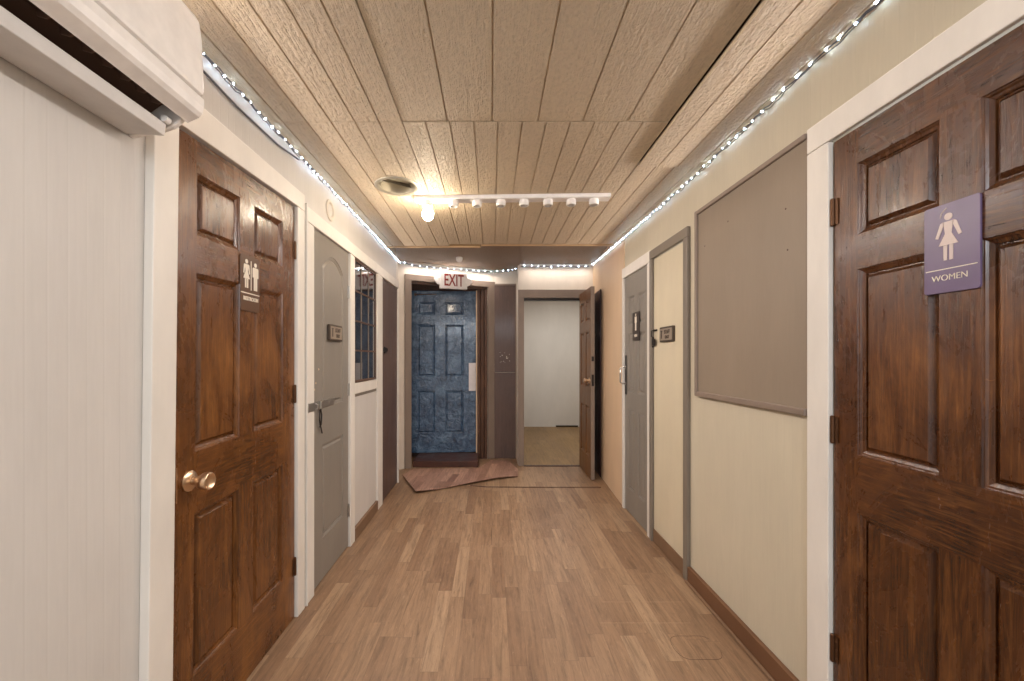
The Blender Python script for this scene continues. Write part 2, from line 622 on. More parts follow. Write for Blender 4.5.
# exit wall, turned 26 degrees; local x runs along the wall, local y goes behind it
EXA = math.atan2(0.515, 1.05)
ex = empty('wall_back', (-1.01, 4.69, 0), EXA)
struct(ex, 'angled white wall around the exit doorway with the blue door', 'wall')
boxes('wall_surface', [(-0.10, 0.078, 0.014, 0.10, 0, 2.46), (0.078, 1.068, 0.014, 0.10, 2.19, 2.46),
                       (1.068, 1.150, 0.014, 0.06, 0, 2.24), (1.068, 1.20, 0.014, 0.06, 2.262, 2.46)], M['back_wall'], ex)
ct = empty('trim_1', (-1.01, 4.69, 0), EXA)
struct(ct, 'taupe painted casing around the exit doorway', 'door casing')
boxes('side_casing', [(0.0, 0.078, -0.006, 0.013, 0, 2.19)], M['taupe_trim'], ct, 0.003)
boxes('side_casing', [(1.068, 1.168, -0.006, 0.013, 0, 2.19)], M['taupe_trim'], ct, 0.003)
boxes('head_casing', [(0.0, 1.168, -0.006, 0.013, 2.19, 2.262)], M['taupe_trim'], ct, 0.003)
boxes('side_jamb', [(0.060, 0.077, 0.014, 0.16, 0, 2.19)], M['jamb_wood'], ct)
boxes('side_jamb', [(1.030, 1.067, 0.014, 0.045, 0, 2.19)], M['jamb_wood'], ct, 0.003)
boxes('side_jamb', [(0.992, 1.030, 0.040, 0.075, 0, 2.19)], M['jamb_wood'], ct, 0.003)
boxes('side_jamb', [(0.950, 0.992, 0.066, 0.100, 0, 2.19)], M['jamb_wood'], ct, 0.003)
boxes('head_jamb', [(0.078, 1.066, 0.014, 0.05, 2.160, 2.189)], M['jamb_wood'], ct, 0.002)

# recess behind the exit opening
o = boxes('wall_back', [(-1.30, -1.15, 4.78, 5.40, 0, 2.3), (-1.15, 0.36, 5.29, 5.40, 0, 2.46)], M['jamb_wood'])  # unseen boxes added so no world light leaks in around the door
struct(o, 'dark boxes added behind the blue exit door to block stray light', 'wall')
o = boxes('trim_2', [(-1.14, -0.06, 5.20, 5.262, 2.155, 2.25)], M['jamb_wood'], bevel=0.003)
struct(o, 'brown head jamb above the blue exit door', 'door casing')
o = boxes('trim_3', [(-0.205, -0.172, 5.175, 5.22, 0.0, 2.15)], M['pale_wood'], bevel=0.002)
struct(o, 'bare pale wood strip along the edge of the blue exit door', 'trim')

# exit door step
st = boxes('trim_4', [(-0.932, -0.165, 4.765, 5.195, 0.0, 0.072)], M['sill_wood'], bevel=0.004)
struct(st, 'dark worn wooden threshold step under the blue exit door', 'threshold')

# dark panel beside the exit doorway
o = boxes('wall_back', [(0.03, 0.37, 5.212, 5.27, 0, 2.46)], M['back_wall'])
struct(o, 'narrow white wall strip above the dark brown boards', 'wall')
dp = empty('trim_5', (0.045, 5.19, 0))
struct(dp, 'dark brown two-board wall panel between exit doorway and lit room doorway', 'wall panel')
boxes('board', [(-0.012, 0.264, 0.004, 0.021, 1.105, 2.215)], M['dark_board'], dp, 0.002)
boxes('board', [(-0.012, 0.264, 0.0, 0.021, 0.0, 1.097)], M['dark_board'], dp, 0.002)
boxes('edge_strip', [(-0.012, 0.264, -0.002, 0.021, 2.216, 2.238)], M['taupe_trim'], dp, 0.002)
boxes('edge_strip', [(0.254, 0.264, -0.003, 0.021, 0.0, 2.215)], M['taupe_trim'], dp, 0.002)
bm = bmesh.new()
for k in range(16):
    a, b = 0.05 + random.random() * 0.16, 1.22 + random.random() * 0.16
    r = 0.003 + random.random() * 0.004
    lathe(bm, [(0, r), (0.0012, r * .7), (0.0012, 0)], (a, 0.0035, b), (0, -1, 0), 6)
chips = link('paint_chips', bm, M['ivory'], dp)
chips['kind'] = 'stuff'
chips['label'] = 'white paint chips in the dark board'

# doorway to the lit room
o = boxes('wall_back', [(0.312, 0.381, 4.834, 4.92, 0, 2.0), (0.312, 1.21, 4.834, 4.92, 2.0, 2.46),
                        (1.072, 1.21, 4.834, 4.92, 0, 2.0), (0.312, 0.331, 4.92, 5.20, 0, 2.46)], M['back_wall'])
struct(o, 'white wall above and around the doorway to the lit room', 'wall')
c2 = empty('trim_6', (0.310, 4.82, 0))
struct(c2, 'taupe painted casing around the doorway to the lit room', 'door casing')
boxes('side_casing', [(0, 0.071, -0.003, 0.013, 0, 2.0)], M['taupe_trim'], c2, 0.003)
boxes('side_casing', [(0.762, 0.823, -0.003, 0.013, 0, 2.0)], M['taupe_trim'], c2, 0.003)
boxes('head_casing', [(0, 0.823, -0.003, 0.013, 2.0, 2.10)], M['taupe_trim'], c2, 0.003)
boxes('head_jamb', [(0.0715, 0.761, 0.014, 0.10, 1.975, 1.999)], M['dark_metal'], c2)

# the lit room behind
o = boxes('floor', [(0.355, 2.6, 4.84, 7.7, 0.0, 0.004)], M['room_floor'])
struct(o, 'tan wood floor of the bright room beyond the doorway', 'floor')
o = boxes('wall_back', [(0.2, 2.7, 7.55, 7.65, 0, 2.5), (0.332, 0.372, 4.93, 7.55, 0, 2.5), (2.45, 2.55, 4.92, 7.55, 0, 2.5),
                        (1.21, 2.55, 4.84, 4.92, 0, 2.5)], M['room_wall'])
struct(o, 'plain pale grey-white walls of the bright room beyond the doorway', 'wall')
o = boxes('ceiling', [(0.26, 2.55, 4.90, 7.6, 2.46, 2.52)], M['room_wall'])
struct(o, 'white ceiling of the room beyond the doorway', 'ceiling')
o = boxes('baseboard_back', [(1.19, 1.60, 7.535, 7.549, 0.004, 0.03)], M['dark_metal'], bevel=0.002)
struct(o, 'short dark floor strip at the foot of the bright room wall', 'baseboard')
o = boxes('trim_7', [(0.381, 1.071, 4.80, 4.845, 0.0, 0.008)], M['sill_wood'], bevel=0.002)
struct(o, 'thin threshold strip in the doorway of the bright room', 'threshold')


# ceiling panels: embossed sheets with V grooves running down the hall, each a closed slab
def ceiling_panel(x0, x1, y0, y1, z, grooves, mat, label, hole=None):
    prof = [(x0, z + 0.02), (x0, z)]
    gw, gd = 0.0035, 0.006
    for gx in grooves:
        if x0 + 0.01 < gx < x1 - 0.01:
            prof += [(gx - gw, z), (gx - gw * .3, z + gd), (gx + gw * .3, z + gd), (gx + gw, z)]
    prof += [(x1, z), (x1, z + 0.02)]
    bm = bmesh.new()
    prism(bm, prof, y0, y1, 'y')
    o = link('ceiling', bm, mat)
    struct(o, label, 'ceiling')
    if hole:
        hx, hy, r = hole
        bc = bmesh.new()
        lathe(bc, [(-0.1, 0), (-0.1, r), (0.1, r), (0.1, 0)], (hx, hy, z), (0, 0, 1), 40)
        bmesh.ops.recalc_face_normals(bc, faces=bc.faces[:])
        mc = bpy.data.meshes.new('cut')
        bc.to_mesh(mc); bc.free()
        oc = bpy.data.objects.new('cut', mc)
        COL.objects.link(oc)
        md = o.modifiers.new('hole', 'BOOLEAN')
        md.operation = 'DIFFERENCE'
        md.solver = 'EXACT'
        md.object = oc
        dg = bpy.context.evaluated_depsgraph_get()
        me = bpy.data.meshes.new_from_object(o.evaluated_get(dg))
        o.modifiers.clear()
        o.data = me
        bpy.data.objects.remove(oc)
    return o


def steps(a, b, p):
    r = []
    while a < b:
        r.append(a); a += p
    return r


VX, VY = -0.577, 2.475
ceiling_panel(LW, -0.402, -2.3, 1.798, CZ, steps(-0.93, -0.41, 0.107), M['ceiling'], 'tan ceiling sheet over the wall air conditioner, narrow grooves')
ceiling_panel(-0.398, 0.786, -2.3, 1.798, CZ + 0.002, steps(-0.198, 0.78, 0.2), M['ceiling'], 'wide-grooved tan ceiling sheet nearest along the middle of the hall')
ceiling_panel(0.799, RW, -2.3, 2.196, CZ - 0.012, steps(0.90, 1.13, 0.105), M['ceiling'], 'tan ceiling sheet over the WOMEN door')
ceiling_panel(LW, -0.402, 1.802, 3.80, CZ, steps(-0.93, -0.41, 0.107), M['ceiling'], 'tan ceiling sheet with the round vent in it', (VX, VY, 0.108))
ceiling_panel(-0.398, 0.786, 1.802, 3.74, CZ, steps(-0.296, 0.78, 0.1075), M['ceiling'], 'narrow-grooved tan ceiling sheet carrying the track light')
ceiling_panel(0.794, RW, 2.204, 3.74, CZ + 0.002, steps(0.90, 1.13, 0.105), M['ceiling'], 'tan ceiling sheet over the cream closet door and grey MEN door')
# space above the sheets
o = boxes('ceiling', [(-1.35, 1.4, -2.3, 5.6, 2.47, 2.53)], M['black'])
struct(o, 'dark void above the ceiling sheets', 'ceiling')
# lower-lying ceiling in front of the exit
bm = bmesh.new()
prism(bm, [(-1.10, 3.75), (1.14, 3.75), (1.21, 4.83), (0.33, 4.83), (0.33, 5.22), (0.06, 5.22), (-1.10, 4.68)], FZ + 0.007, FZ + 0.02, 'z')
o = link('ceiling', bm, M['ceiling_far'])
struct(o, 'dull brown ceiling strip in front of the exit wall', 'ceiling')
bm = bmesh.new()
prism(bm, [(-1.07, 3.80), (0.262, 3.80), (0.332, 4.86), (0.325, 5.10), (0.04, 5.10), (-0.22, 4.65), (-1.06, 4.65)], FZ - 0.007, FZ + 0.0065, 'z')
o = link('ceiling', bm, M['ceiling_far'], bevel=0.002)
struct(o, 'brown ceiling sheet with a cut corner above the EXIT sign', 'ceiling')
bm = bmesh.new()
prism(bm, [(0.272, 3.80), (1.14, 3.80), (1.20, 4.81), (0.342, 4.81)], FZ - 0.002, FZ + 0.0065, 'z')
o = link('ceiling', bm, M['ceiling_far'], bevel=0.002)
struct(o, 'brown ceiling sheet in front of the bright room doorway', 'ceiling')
o = boxes('trim_8', [(LW, -0.108, 3.822, 3.85, CZ - 0.004, FZ + 0.006)], M['batten'], bevel=0.003)
struct(o, 'light brown ceiling batten on the side of the bare bulb', 'trim')
o = boxes('trim_9', [(-0.100, RW - 0.002, 3.76, 3.79, CZ - 0.004, FZ + 0.006)], M['batten'], bevel=0.003)
struct(o, 'light brown ceiling batten on the side of the bright room', 'trim')

# ------------------------------------------------------------------ left wall trims, doors, window
# leaning post beside the brown restroom door
bm = bmesh.new()
v = box(bm, LW, LT, 1.128, 1.218, 0, 2.125)
for i in (4, 5):
    v[i].co.y = 1.158
for i in (6, 7):
    v[i].co.y = 1.249
o = link('trim_10', bm, M['white_trim'], bevel=0.003)
struct(o, 'white door post under the end of the air conditioner', 'door casing')
# head over brown door
bm = bmesh.new()
prism(bm, [(1.250, 2.010), (2.004, 2.040), (2.083, 2.040), (2.083, 2.122), (1.250, 2.122)], LW, LT, 'x')
o = link('trim_11', bm, M['white_trim'], bevel=0.003)
struct(o, 'white head casing above the brown restroom door', 'door casing')
o = boxes('trim_12', [(LW, LT, 2.008, 2.083, 0, 2.038)], M['white_trim'], bevel=0.003)
struct(o, 'white door post on the hinge side of the brown restroom door', 'door casing')
o = boxes('trim_13', [(LW, LT + 0.006, 2.096, 2.106, 0, 2.09)], M['white_trim'], bevel=0.002)
struct(o, 'thin white strip between brown restroom door and grey arched door', 'trim')
o = boxes('trim_14', [(LW, LT, 2.111, 2.194, 0, 1.998)], M['white_trim'], bevel=0.003)
struct(o, 'white door post on the hasp side of the grey arched door', 'door casing')
o = boxes('trim_15', [(LW, LT, 2.111, 4.186, 2.0, 2.078)], M['white_trim'], bevel=0.003)
struct(o, 'long white head casing above the grey arched door and dark window', 'door casing')
o = boxes('trim_16', [(LW, LT, 2.760, 2.846, 0, 1.998)], M['white_trim'], bevel=0.003)
struct(o, 'white post between grey arched door and dark window', 'door casing')
o = boxes('trim_17', [(LW, LT, 3.420, 3.566, 0, 1.998)], M['white_trim'], bevel=0.003)
struct(o, 'white post between dark window and brown flat door', 'door casing')
o = boxes('trim_18', [(LW, LT, 4.172, 4.186, 0, 1.998)], M['white_trim'], bevel=0.002)
struct(o, 'thin white edge strip after the brown flat door', 'door casing')

# brown restroom door
D1Y, D1W = 1.254, 0.750


def warp1(x, z):
    k = 1 - x / D1W
    return x - 0.026 * (1 - z / 2.03) * k, z * (1 - 0.015 * k)


d1 = empty('door_1', (LD, D1Y, 0.004), LEFT)
struct(d1, 'brown stained six-panel door with a RESTROOM sign and round knob', 'door')
rows = [(0.242, 0.782), (0.985, 1.585), (1.712, 1.922)]
door_leaf(d1, D1W, 2.030, 0.035, six_panels(D1W, [(0.091, 0.320), (0.413, 0.638)], rows), M['brown_wood'], warp=warp1)
kn = bmesh.new()
lathe(kn, [(0, 0), (0, 0.032), (0.004, 0.033), (0.010, 0.026), (0.013, 0.013)], (0.053, 0, 0.885), (0, -1, 0), 32)
kb = link('rosette', kn, M['brass'], d1, smooth=True)
kb['label'] = 'brass rosette'
kn = bmesh.new()
lathe(kn, [(0.012, 0.012), (0.024, 0.0115), (0.034, 0.018), (0.046, 0.026), (0.060, 0.0285), (0.068, 0.0270), (0.070, 0.0245),
           (0.066, 0.020), (0.062, 0.010), (0.061, 0)], (0.053, 0, 0.885), (0, -1, 0), 32)
kk = link('knob', kn, M['brass'], d1, smooth=True)
kk['label'] = 'satin brass round knob'
bm = bmesh.new()
box(bm, 0.0005, 0.003, -0.0006, 0.010, 0.83, 0.94)
link('latch_plate', bm, M['brass'], d1)
for z in (0.252, 1.105, 1.815):
    hinge(d1, D1W - 0.002, z, M['copper'])

# grey arched two-panel door
d2 = empty('door_2', (LD, 2.197, 0.012), LEFT)
struct(d2, 'grey arched two-panel door with small grey plate and steel hasp', 'door')
W2 = 0.557
arch = [(0.137, 0.99), (0.463, 0.99), (0.463, 1.815)]
for i in range(1, 12):
    a = i / 12
    arch.append((0.463 - 0.326 * a, 1.815 + 0.075 * math.sin(PI * a) ** 0.8))
arch.append((0.137, 1.815))
door_leaf(d2, W2, 1.984, 0.035, [rect(0.137, 0.463, 0.235, 0.775), arch], M['grey_door'], deep=0.011)
for z in (0.24, 1.06, 1.72):
    hinge(d2, W2 - 0.001, z, M['steel'], 0.085)
bm = bmesh.new()
box(bm, 0.020, 0.300, -0.008, -0.004, 0.990, 1.030)
box(bm, 0.012, 0.028, -0.004, 0.0, 0.985, 1.035)
lathe(bm, [(0, 0.006), (0.0, 0.008), (0.045, 0.008), (0.045, 0)], (0.085, -0.012, 0.988), (0, 0, 1), 12)
for xx in (0.22, 0.28):
    lathe(bm, [(0, 0.007), (0.002, 0.005), (0.002, 0)], (xx, -0.008, 1.010), (0, -1, 0), 10)
hb = link('hasp', bm, M['steel'], d2, bevel=0.001)
bm = bmesh.new()
box(bm, -0.078, 0.004, -0.018, -0.012, 0.987, 1.033)
tube(bm, [(0.0, -0.020, 0.995), (0.0, -0.034, 1.0), (0.0, -0.034, 1.02), (0.0, -0.020, 1.025)], 0.004, 8)
st2 = link('staple_plate', bm, M['steel'], d2, bevel=0.001)
bm = bmesh.new()
tube(bm, [(0.075, -0.012, 0.985), (0.065, -0.014, 0.93), (0.085, -0.012, 0.89), (0.115, -0.008, 0.845)], 0.004, 6)
tube(bm, [(0.085, -0.012, 0.985), (0.105, -0.010, 0.95), (0.088, -0.014, 0.90), (0.075, -0.012, 0.885)], 0.004, 6)
link('strap', bm, M['dark_metal'], d2, smooth=True)
bm = bmesh.new()
for z in (1.135, 1.21, 1.10):
    lathe(bm, [(0, 0.006), (0.002, 0.005), (0.003, 0)], (0.05 + (z - 1.135) * .5, 0, z), (0, -1, 0), 8)
link('screw_marks', bm, M['pale_wood'], d2)

# dark window with panelled wall below
w1 = empty('window_1', (LD, 2.85, 0), LEFT)
struct(w1, 'dark twelve-pane window between grey arched door and brown flat door', 'window')
WW = 0.565
boxes('pane', [(0.014, WW - 0.014, 0.006, 0.010, 1.124, 1.985)], M['glass'], w1)
fr = [(0, 0.016, -0.002, 0.014, 1.108, 1.998), (WW - 0.016, WW, -0.002, 0.014, 1.108, 1.998),
      (0.016, WW - 0.016, -0.002, 0.014, 1.108, 1.126), (0.016, WW - 0.016, -0.002, 0.014, 1.982, 1.998)]
boxes('frame', fr, M['jamb_wood'], w1, 0.002)
mt = [(0.016, WW - 0.016, 0.0, 0.0058, z - 0.006, z + 0.006) for z in (1.340, 1.553, 1.770)]
boxes('muntin', mt, M['jamb_wood'], w1)
for x in (0.194, 0.371):
    boxes('muntin', [(x - 0.005, x + 0.005, 0.0015, 0.0058, 1.126, 1.982)], M['grey_trim'], w1)
lp = empty('trim_19', (LD, 2.85, 0), LEFT)
struct(lp, 'white panelled wall section below the dark window', 'wall panel')
boxes('rail', [(0, WW, -0.008, 0.014, 1.03, 1.105)], M['white_trim'], lp, 0.003)
boxes('panel', [(0, WW, 0.0, 0.014, 0.086, 1.008)], M['left_wall'], lp)
boxes('ledge', [(0, WW, -0.004, 0.014, 1.008, 1.03)], M['grey_trim'], lp, 0.003)
o = boxes('baseboard_left', [(LW, LT + 0.002, 2.85, 3.416, 0, 0.084)], M['base_grey'], bevel=0.003)
struct(o, 'brown baseboard below the dark window', 'baseboard')

# brown flat door
d3 = empty('door_3', (LD, 3.57, 0.004), LEFT)
struct(d3, 'dark brown flat plank door with a hasp beside the dark window', 'door')
boxes('leaf', [(0.03, 0.60, 0.0, 0.035, 0, 1.992)], M['dark_board'], d3, 0.002)
boxes('stile', [(0.0, 0.028, -0.004, 0.016, 0, 1.992)], M['taupe_trim'], d3, 0.002)
bm = bmesh.new()
box(bm, 0.012, 0.10, -0.012, -0.005, 1.335, 1.375)
box(bm, 0.10, 0.16, -0.008, -0.001, 1.325, 1.385)
tube(bm, [(0.10, -0.012, 1.345), (0.10, -0.03, 1.345), (0.10, -0.03, 1.365), (0.10, -0.012, 1.365)], 0.004, 8)
link('hasp', bm, M['dark_metal'], d3, bevel=0.001)

# ------------------------------------------------------------------ exit door, blue
d4 = empty('door_4', (-1.108, 5.150, 0.078), math.radians(4.2))
struct(d4, 'scuffed glossy blue six-panel exit door under the EXIT sign', 'door')
door_leaf(d4, 0.903, 2.066, 0.04, six_panels(0.9, [(0.155, 0.382), (0.507, 0.745)], [(0.245, 0.79), (0.972, 1.636), (1.760, 1.927)]), M['blue'], deep=0.016)
p = boxes('push_plate', [(0.812, 0.902, -0.004, -0.0005, 0.785, 1.145)], M['paper'], d4, 0.001)
p['label'] = 'white push plate on the door edge'
bm = bmesh.new()
tube(bm, [(0.13, -0.014, 2.015), (0.40, -0.014, 2.022)], 0.006, 8)
box(bm, 0.12, 0.15, -0.018, 0.0, 2.000, 2.030)
p = link('closer_rod', bm, M['jamb_wood'], d4)

# ------------------------------------------------------------------ open brown door and the mahogany door behind it
d5 = empty('door_5', (1.036, 4.80, 0.012), RIGHT)
struct(d5, 'brown six-panel door standing open beside the bright room doorway', 'door')
door_leaf(d5, 0.560, 2.024, 0.036, six_panels(0.56, [(0.075, 0.245), (0.315, 0.485)], [(0.22, 0.76), (0.96, 1.56), (1.68, 1.90)]), M['open_wood'])
e = boxes('painted_edge', [(0.5602, 0.563, -0.001, 0.037, 0, 2.024)], M['taupe_trim'], d5)
e['label'] = 'grey painted door edge'
bm = bmesh.new()
box(bm, 0.563, 0.5645, 0.006, 0.030, 0.98, 1.10)
box(bm, 0.563, 0.5645, 0.006, 0.030, 1.24, 1.29)
link('latch_plate', bm, M['dark_metal'], d5)
bm = bmesh.new()
lathe(bm, [(0, 0), (0, 0.03), (0.006, 0.029), (0.012, 0.012), (0.028, 0.012), (0.038, 0.024), (0.052, 0.027), (0.060, 0.020), (0.062, 0)],
      (0.50, 0, 1.035), (0, -1, 0), 24)
k = link('knob', bm, M['brass'], d5, smooth=True)
k['label'] = 'brass knob'
d6 = empty('door_6', (1.1635, 4.79, 0.006), RIGHT + math.atan2(0.074, 1.362))
d6.rotation_euler = (0, 0, RIGHT - math.atan2(0.074, 1.362))
d6.location = (1.188, 4.79, 0.006)
struct(d6, 'dark mahogany door in the peach wall behind the open brown door', 'door')
door_leaf(d6, 0.43, 2.02, 0.010, six_panels(0.43, [(0.06, 0.195), (0.235, 0.37)], [(0.22, 0.76), (0.96, 1.56), (1.68, 1.90)]), M['mahogany'], deep=0.006, lip=0.012, field=0.014)

# ------------------------------------------------------------------ right wall trims, doors, board
# grey MEN door
o = boxes('trim_20', [(RT, RW, 3.462, 3.500, 0, 1.966)], M['white_trim'], bevel=0.003)
struct(o, 'white door post between grey MEN door and peach wall', 'door casing')
o = boxes('trim_21', [(RT, RW, 2.885, 2.934, 0, 1.966)], M['white_trim'], bevel=0.003)
struct(o, 'white door post between grey MEN door and cream closet door', 'door casing')
o = boxes('trim_22', [(RT, RW, 2.885, 3.500, 1.968, 2.052)], M['white_trim'], bevel=0.003)
struct(o, 'white head casing above the grey MEN door', 'door casing')
d7 = empty('door_7', (RD, 3.460, 0.008), RIGHT)
struct(d7, 'grey narrow six-panel door with a dark MEN sign and pull handle', 'door')
door_leaf(d7, 0.524, 1.956, 0.035, six_panels(0.524, [(0.085, 0.225), (0.305, 0.445)], [(0.20, 0.86), (1.00, 1.48), (1.55, 1.78)]), M['grey_door'], deep=0.010, lip=0.014, field=0.014)
bm = bmesh.new()
tube(bm, [(0.02, 0, 1.06), (0.02, -0.03, 1.06), (0.02, -0.048, 1.075), (0.02, -0.048, 1.185), (0.02, -0.03, 1.20), (0.02, 0, 1.20)], 0.006, 10)
for z in (1.06, 1.20):
    lathe(bm, [(0, 0.012), (0.003, 0.012), (0.004, 0)], (0.02, 0, z), (0, -1, 0), 12)
p = link('pull_handle', bm, M['bright_steel'], d7, smooth=True)
p['label'] = 'bright steel pull handle'
p = boxes('lock_plate', [(0.004, 0.05, -0.003, 0, 0.97, 1.30)], M['dark_metal'], d7, 0.001)

# cream closet door with grey casing
c8 = empty('trim_23', (RT, 2.883, 0), RIGHT)
struct(c8, 'grey casing around the narrow cream closet door', 'door casing')
boxes('side_casing', [(0.0, 0.040, -0.004, 0.018, 0, 1.982)], M['grey_trim'], c8, 0.004)
boxes('side_casing', [(0.508, 0.559, -0.004, 0.018, 0, 1.982)], M['grey_trim'], c8, 0.004)
boxes('head_casing', [(0.0, 0.559, -0.004, 0.018, 1.982, 2.044)], M['grey_trim'], c8, 0.004)
d8 = empty('door_8', (RD, 2.842, 0.004), RIGHT)
struct(d8, 'narrow flat cream closet door with a small grey plate', 'door')
boxes('leaf', [(0, 0.466, 0, 0.035, 0, 1.972)], M['cream_door'], d8, 0.001)
boxes('kick_board', [(0, 0.466, -0.007, -0.0005, 0, 0.088)], M['base_grey'], d8, 0.002)
for z in (1.635, 0.385):
    hinge(d8, 0.468, z, M['dark_metal'], 0.10, -0.006)
bm = bmesh.new()
box(bm, -0.012, 0.055, -0.016, -0.012, 1.365, 1.415)
box(bm, -0.018, 0.0, -0.014, -0.002, 1.355, 1.42)
tube(bm, [(0.03, -0.012, 1.42), (0.03, -0.03, 1.43), (0.03, -0.03, 1.47), (0.03, -0.012, 1.475)], 0.004, 8)
box(bm, 0.0, 0.06, -0.006, -0.001, 1.468, 1.480)
link('hasp', bm, M['dark_metal'], d8, bevel=0.001)

# boarded window
bd = empty('window_2', (RT, 2.233, 1.078), RIGHT)
struct(bd, 'window boarded over with taupe sheet beside the WOMEN door', 'window')
boxes('board', [(0.02, 0.785, 0.004, 0.018, 0.022, 0.99)], M['taupe_board'], bd)
boxes('frame_strip', [(0.0, 0.022, -0.008, 0.018, 0.0, 1.012)], M['taupe_trim'], bd, 0.004)
boxes('frame_strip', [(0.022, 0.786, -0.008, 0.018, 0.0, 0.026)], M['taupe_trim'], bd, 0.004)
boxes('frame_strip', [(0.022, 0.786, -0.006, 0.018, 0.990, 1.012)], M['taupe_trim'], bd, 0.004)
bm = bmesh.new()
for x, z in ((0.30, 0.86), (0.68, 0.78), (0.69, 0.62), (0.09, 0.80)):
    lathe(bm, [(0, 0.004), (0.001, 0.003), (0.001, 0)], (x, 0.004, z), (0, -1, 0), 8)
link('nail_hole', bm, M['black'], bd)

o = boxes('baseboard_right', [(RT - 0.004, RW, 1.450, 2.320, 0, 0.092)], M['base_brown'], bevel=0.003)
struct(o, 'brown baseboard below the boarded window', 'baseboard')
o = boxes('baseboard_right', [(RT - 0.018, RT - 0.005, 1.450, 2.320, 0, 0.016)], M['base_grey'], bevel=0.004)
struct(o, 'thin shoe moulding at the foot of the brown baseboard', 'baseboard')

# WOMEN door
o = boxes('trim_24', [(RT, RW, 1.352, 1.444, 0, 2.008)], M['white_trim'], bevel=0.003)
struct(o, 'white door post between WOMEN door and boarded window', 'door casing')
o = boxes('trim_25', [(RT, RW, 0.48, 1.444, 2.010, 2.098)], M['white_trim'], bevel=0.003)
struct(o, 'white head casing above the WOMEN door', 'door casing')
d9 = empty('door_9', (RD, 1.346, 0.004), RIGHT)
struct(d9, 'dark brown stained six-panel door with a purple WOMEN sign', 'door')
W9 = 0.735
door_leaf(d9, W9, 1.998, 0.035, six_panels(W9, [(0.086, 0.316), (0.405, 0.635)], [(0.24, 0.800), (0.980, 1.558), (1.666, 1.888)]), M['women_wood'])
for z in (0.32, 1.045, 1.765):
    hinge(d9, 0.001, z, M['copper'], 0.092, -0.006)
bm = bmesh.new()
lathe(bm, [(0, 0), (0, 0.032), (0.006, 0.03), (0.012, 0.012), (0.028, 0.012), (0.044, 0.026), (0.062, 0.028), (0.066, 0.02), (0.062, 0)], (W9 - 0.055, 0, 0.89), (0, -1, 0), 24)
link('knob', bm, M['brass'], d9, smooth=True)


# ------------------------------------------------------------------ signs
def rounded(w, h, r, seg=5):
    pts = []
    for cx, cz, a0 in ((w / 2 - r, -h / 2 + r, -PI / 2), (w / 2 - r, h / 2 - r, 0), (-w / 2 + r, h / 2 - r, PI / 2), (-w / 2 + r, -h / 2 + r, PI)):
        for i in range(seg + 1):
            a = a0 + PI / 2 * i / seg
            pts.append((cx + r * math.cos(a), cz + r * math.sin(a)))
    return pts


def plate(root, w, h, t, r, mat, name='plate', y=0.0):
    bm = bmesh.new()
    prism(bm, rounded(w, h, r), y - t, y, 'y')
    return link(name, bm, mat, root, bevel=0.0008)


def disc_pts(cx, cz, r, n=20):
    return [(cx + r * math.cos(2 * PI * i / n), cz + r * math.sin(2 * PI * i / n)) for i in range(n)]


def man_shape(bm, cx, cz, s, y0, y1):
    prism(bm, disc_pts(cx, cz + 0.43 * s, 0.075 * s), y0, y1)
    prism(bm, [(cx - .17 * s, cz + .30 * s), (cx - .17 * s, cz - .02 * s), (cx - .12 * s, cz - .02 * s), (cx - .115 * s, cz + .22 * s), (cx - .10 * s, cz + .22 * s),
               (cx - .10 * s, cz - .48 * s), (cx - .012 * s, cz - .48 * s), (cx - .012 * s, cz - .05 * s), (cx + .012 * s, cz - .05 * s), (cx + .012 * s, cz - .48 * s),
               (cx + .10 * s, cz - .48 * s), (cx + .10 * s, cz + .22 * s), (cx + .115 * s, cz + .22 * s), (cx + .12 * s, cz - .02 * s), (cx + .17 * s, cz - .02 * s),
               (cx + .17 * s, cz + .30 * s), (cx + .13 * s, cz + .335 * s), (cx - .13 * s, cz + .335 * s)], y0, y1)


def woman_shape(bm, cx, cz, s, y0, y1, spread=1.0):
    prism(bm, disc_pts(cx, cz + 0.43 * s, 0.075 * s), y0, y1)
    prism(bm, [(cx - .09 * s, cz + .33 * s), (cx - .06 * s, cz + .08 * s), (cx - .18 * s, cz - .16 * s), (cx + .18 * s, cz - .16 * s),
               (cx + .06 * s, cz + .08 * s), (cx + .09 * s, cz + .33 * s)], y0, y1)
    for q in (-1, 1):
        prism(bm, [(cx + q * .10 * s, cz + .335 * s), (cx + q * .15 * s, cz + .31 * s), (cx + q * .245 * s * spread, cz + .02 * s), (cx + q * .19 * s * spread, cz - .0 * s), (cx + q * .09 * s, cz + .25 * s)], y0, y1)
        prism(bm, [(cx + q * .02 * s, cz - .165 * s), (cx + q * .09 * s, cz - .165 * s), (cx + q * .085 * s, cz - .48 * s), (cx + q * .022 * s, cz - .48 * s)], y0, y1)


# RESTROOM sign on the brown door
r1 = empty('restroom_sign', (LD + 0.0010, 1.631, 1.584), LEFT)
tag(r1, 'brown RESTROOM sign with man and woman figures on the brown six-panel door', 'sign')
plate(r1, 0.128, 0.222, 0.004, 0.012, M['sign_brown'])
bm = bmesh.new()
woman_shape(bm, -0.026, 0.036, 0.115, -0.0055, -0.0041, 0.75)
man_shape(bm, 0.034, 0.032, 0.115, -0.0055, -0.0041)
box(bm, 0.002, 0.006, -0.0055, -0.0041, -0.026, 0.092)
link('pictogram', bm, M['ivory'], r1)
boxes('divider_line', [(-0.062, 0.062, -0.0052, -0.0041, -0.042, -0.038)], M['ivory'], r1)
text('lettering', 'RESTROOM', 0.021, M['ivory'], r1, 0.003, -0.0048, -0.062, sx=0.92, bold=0.0006)

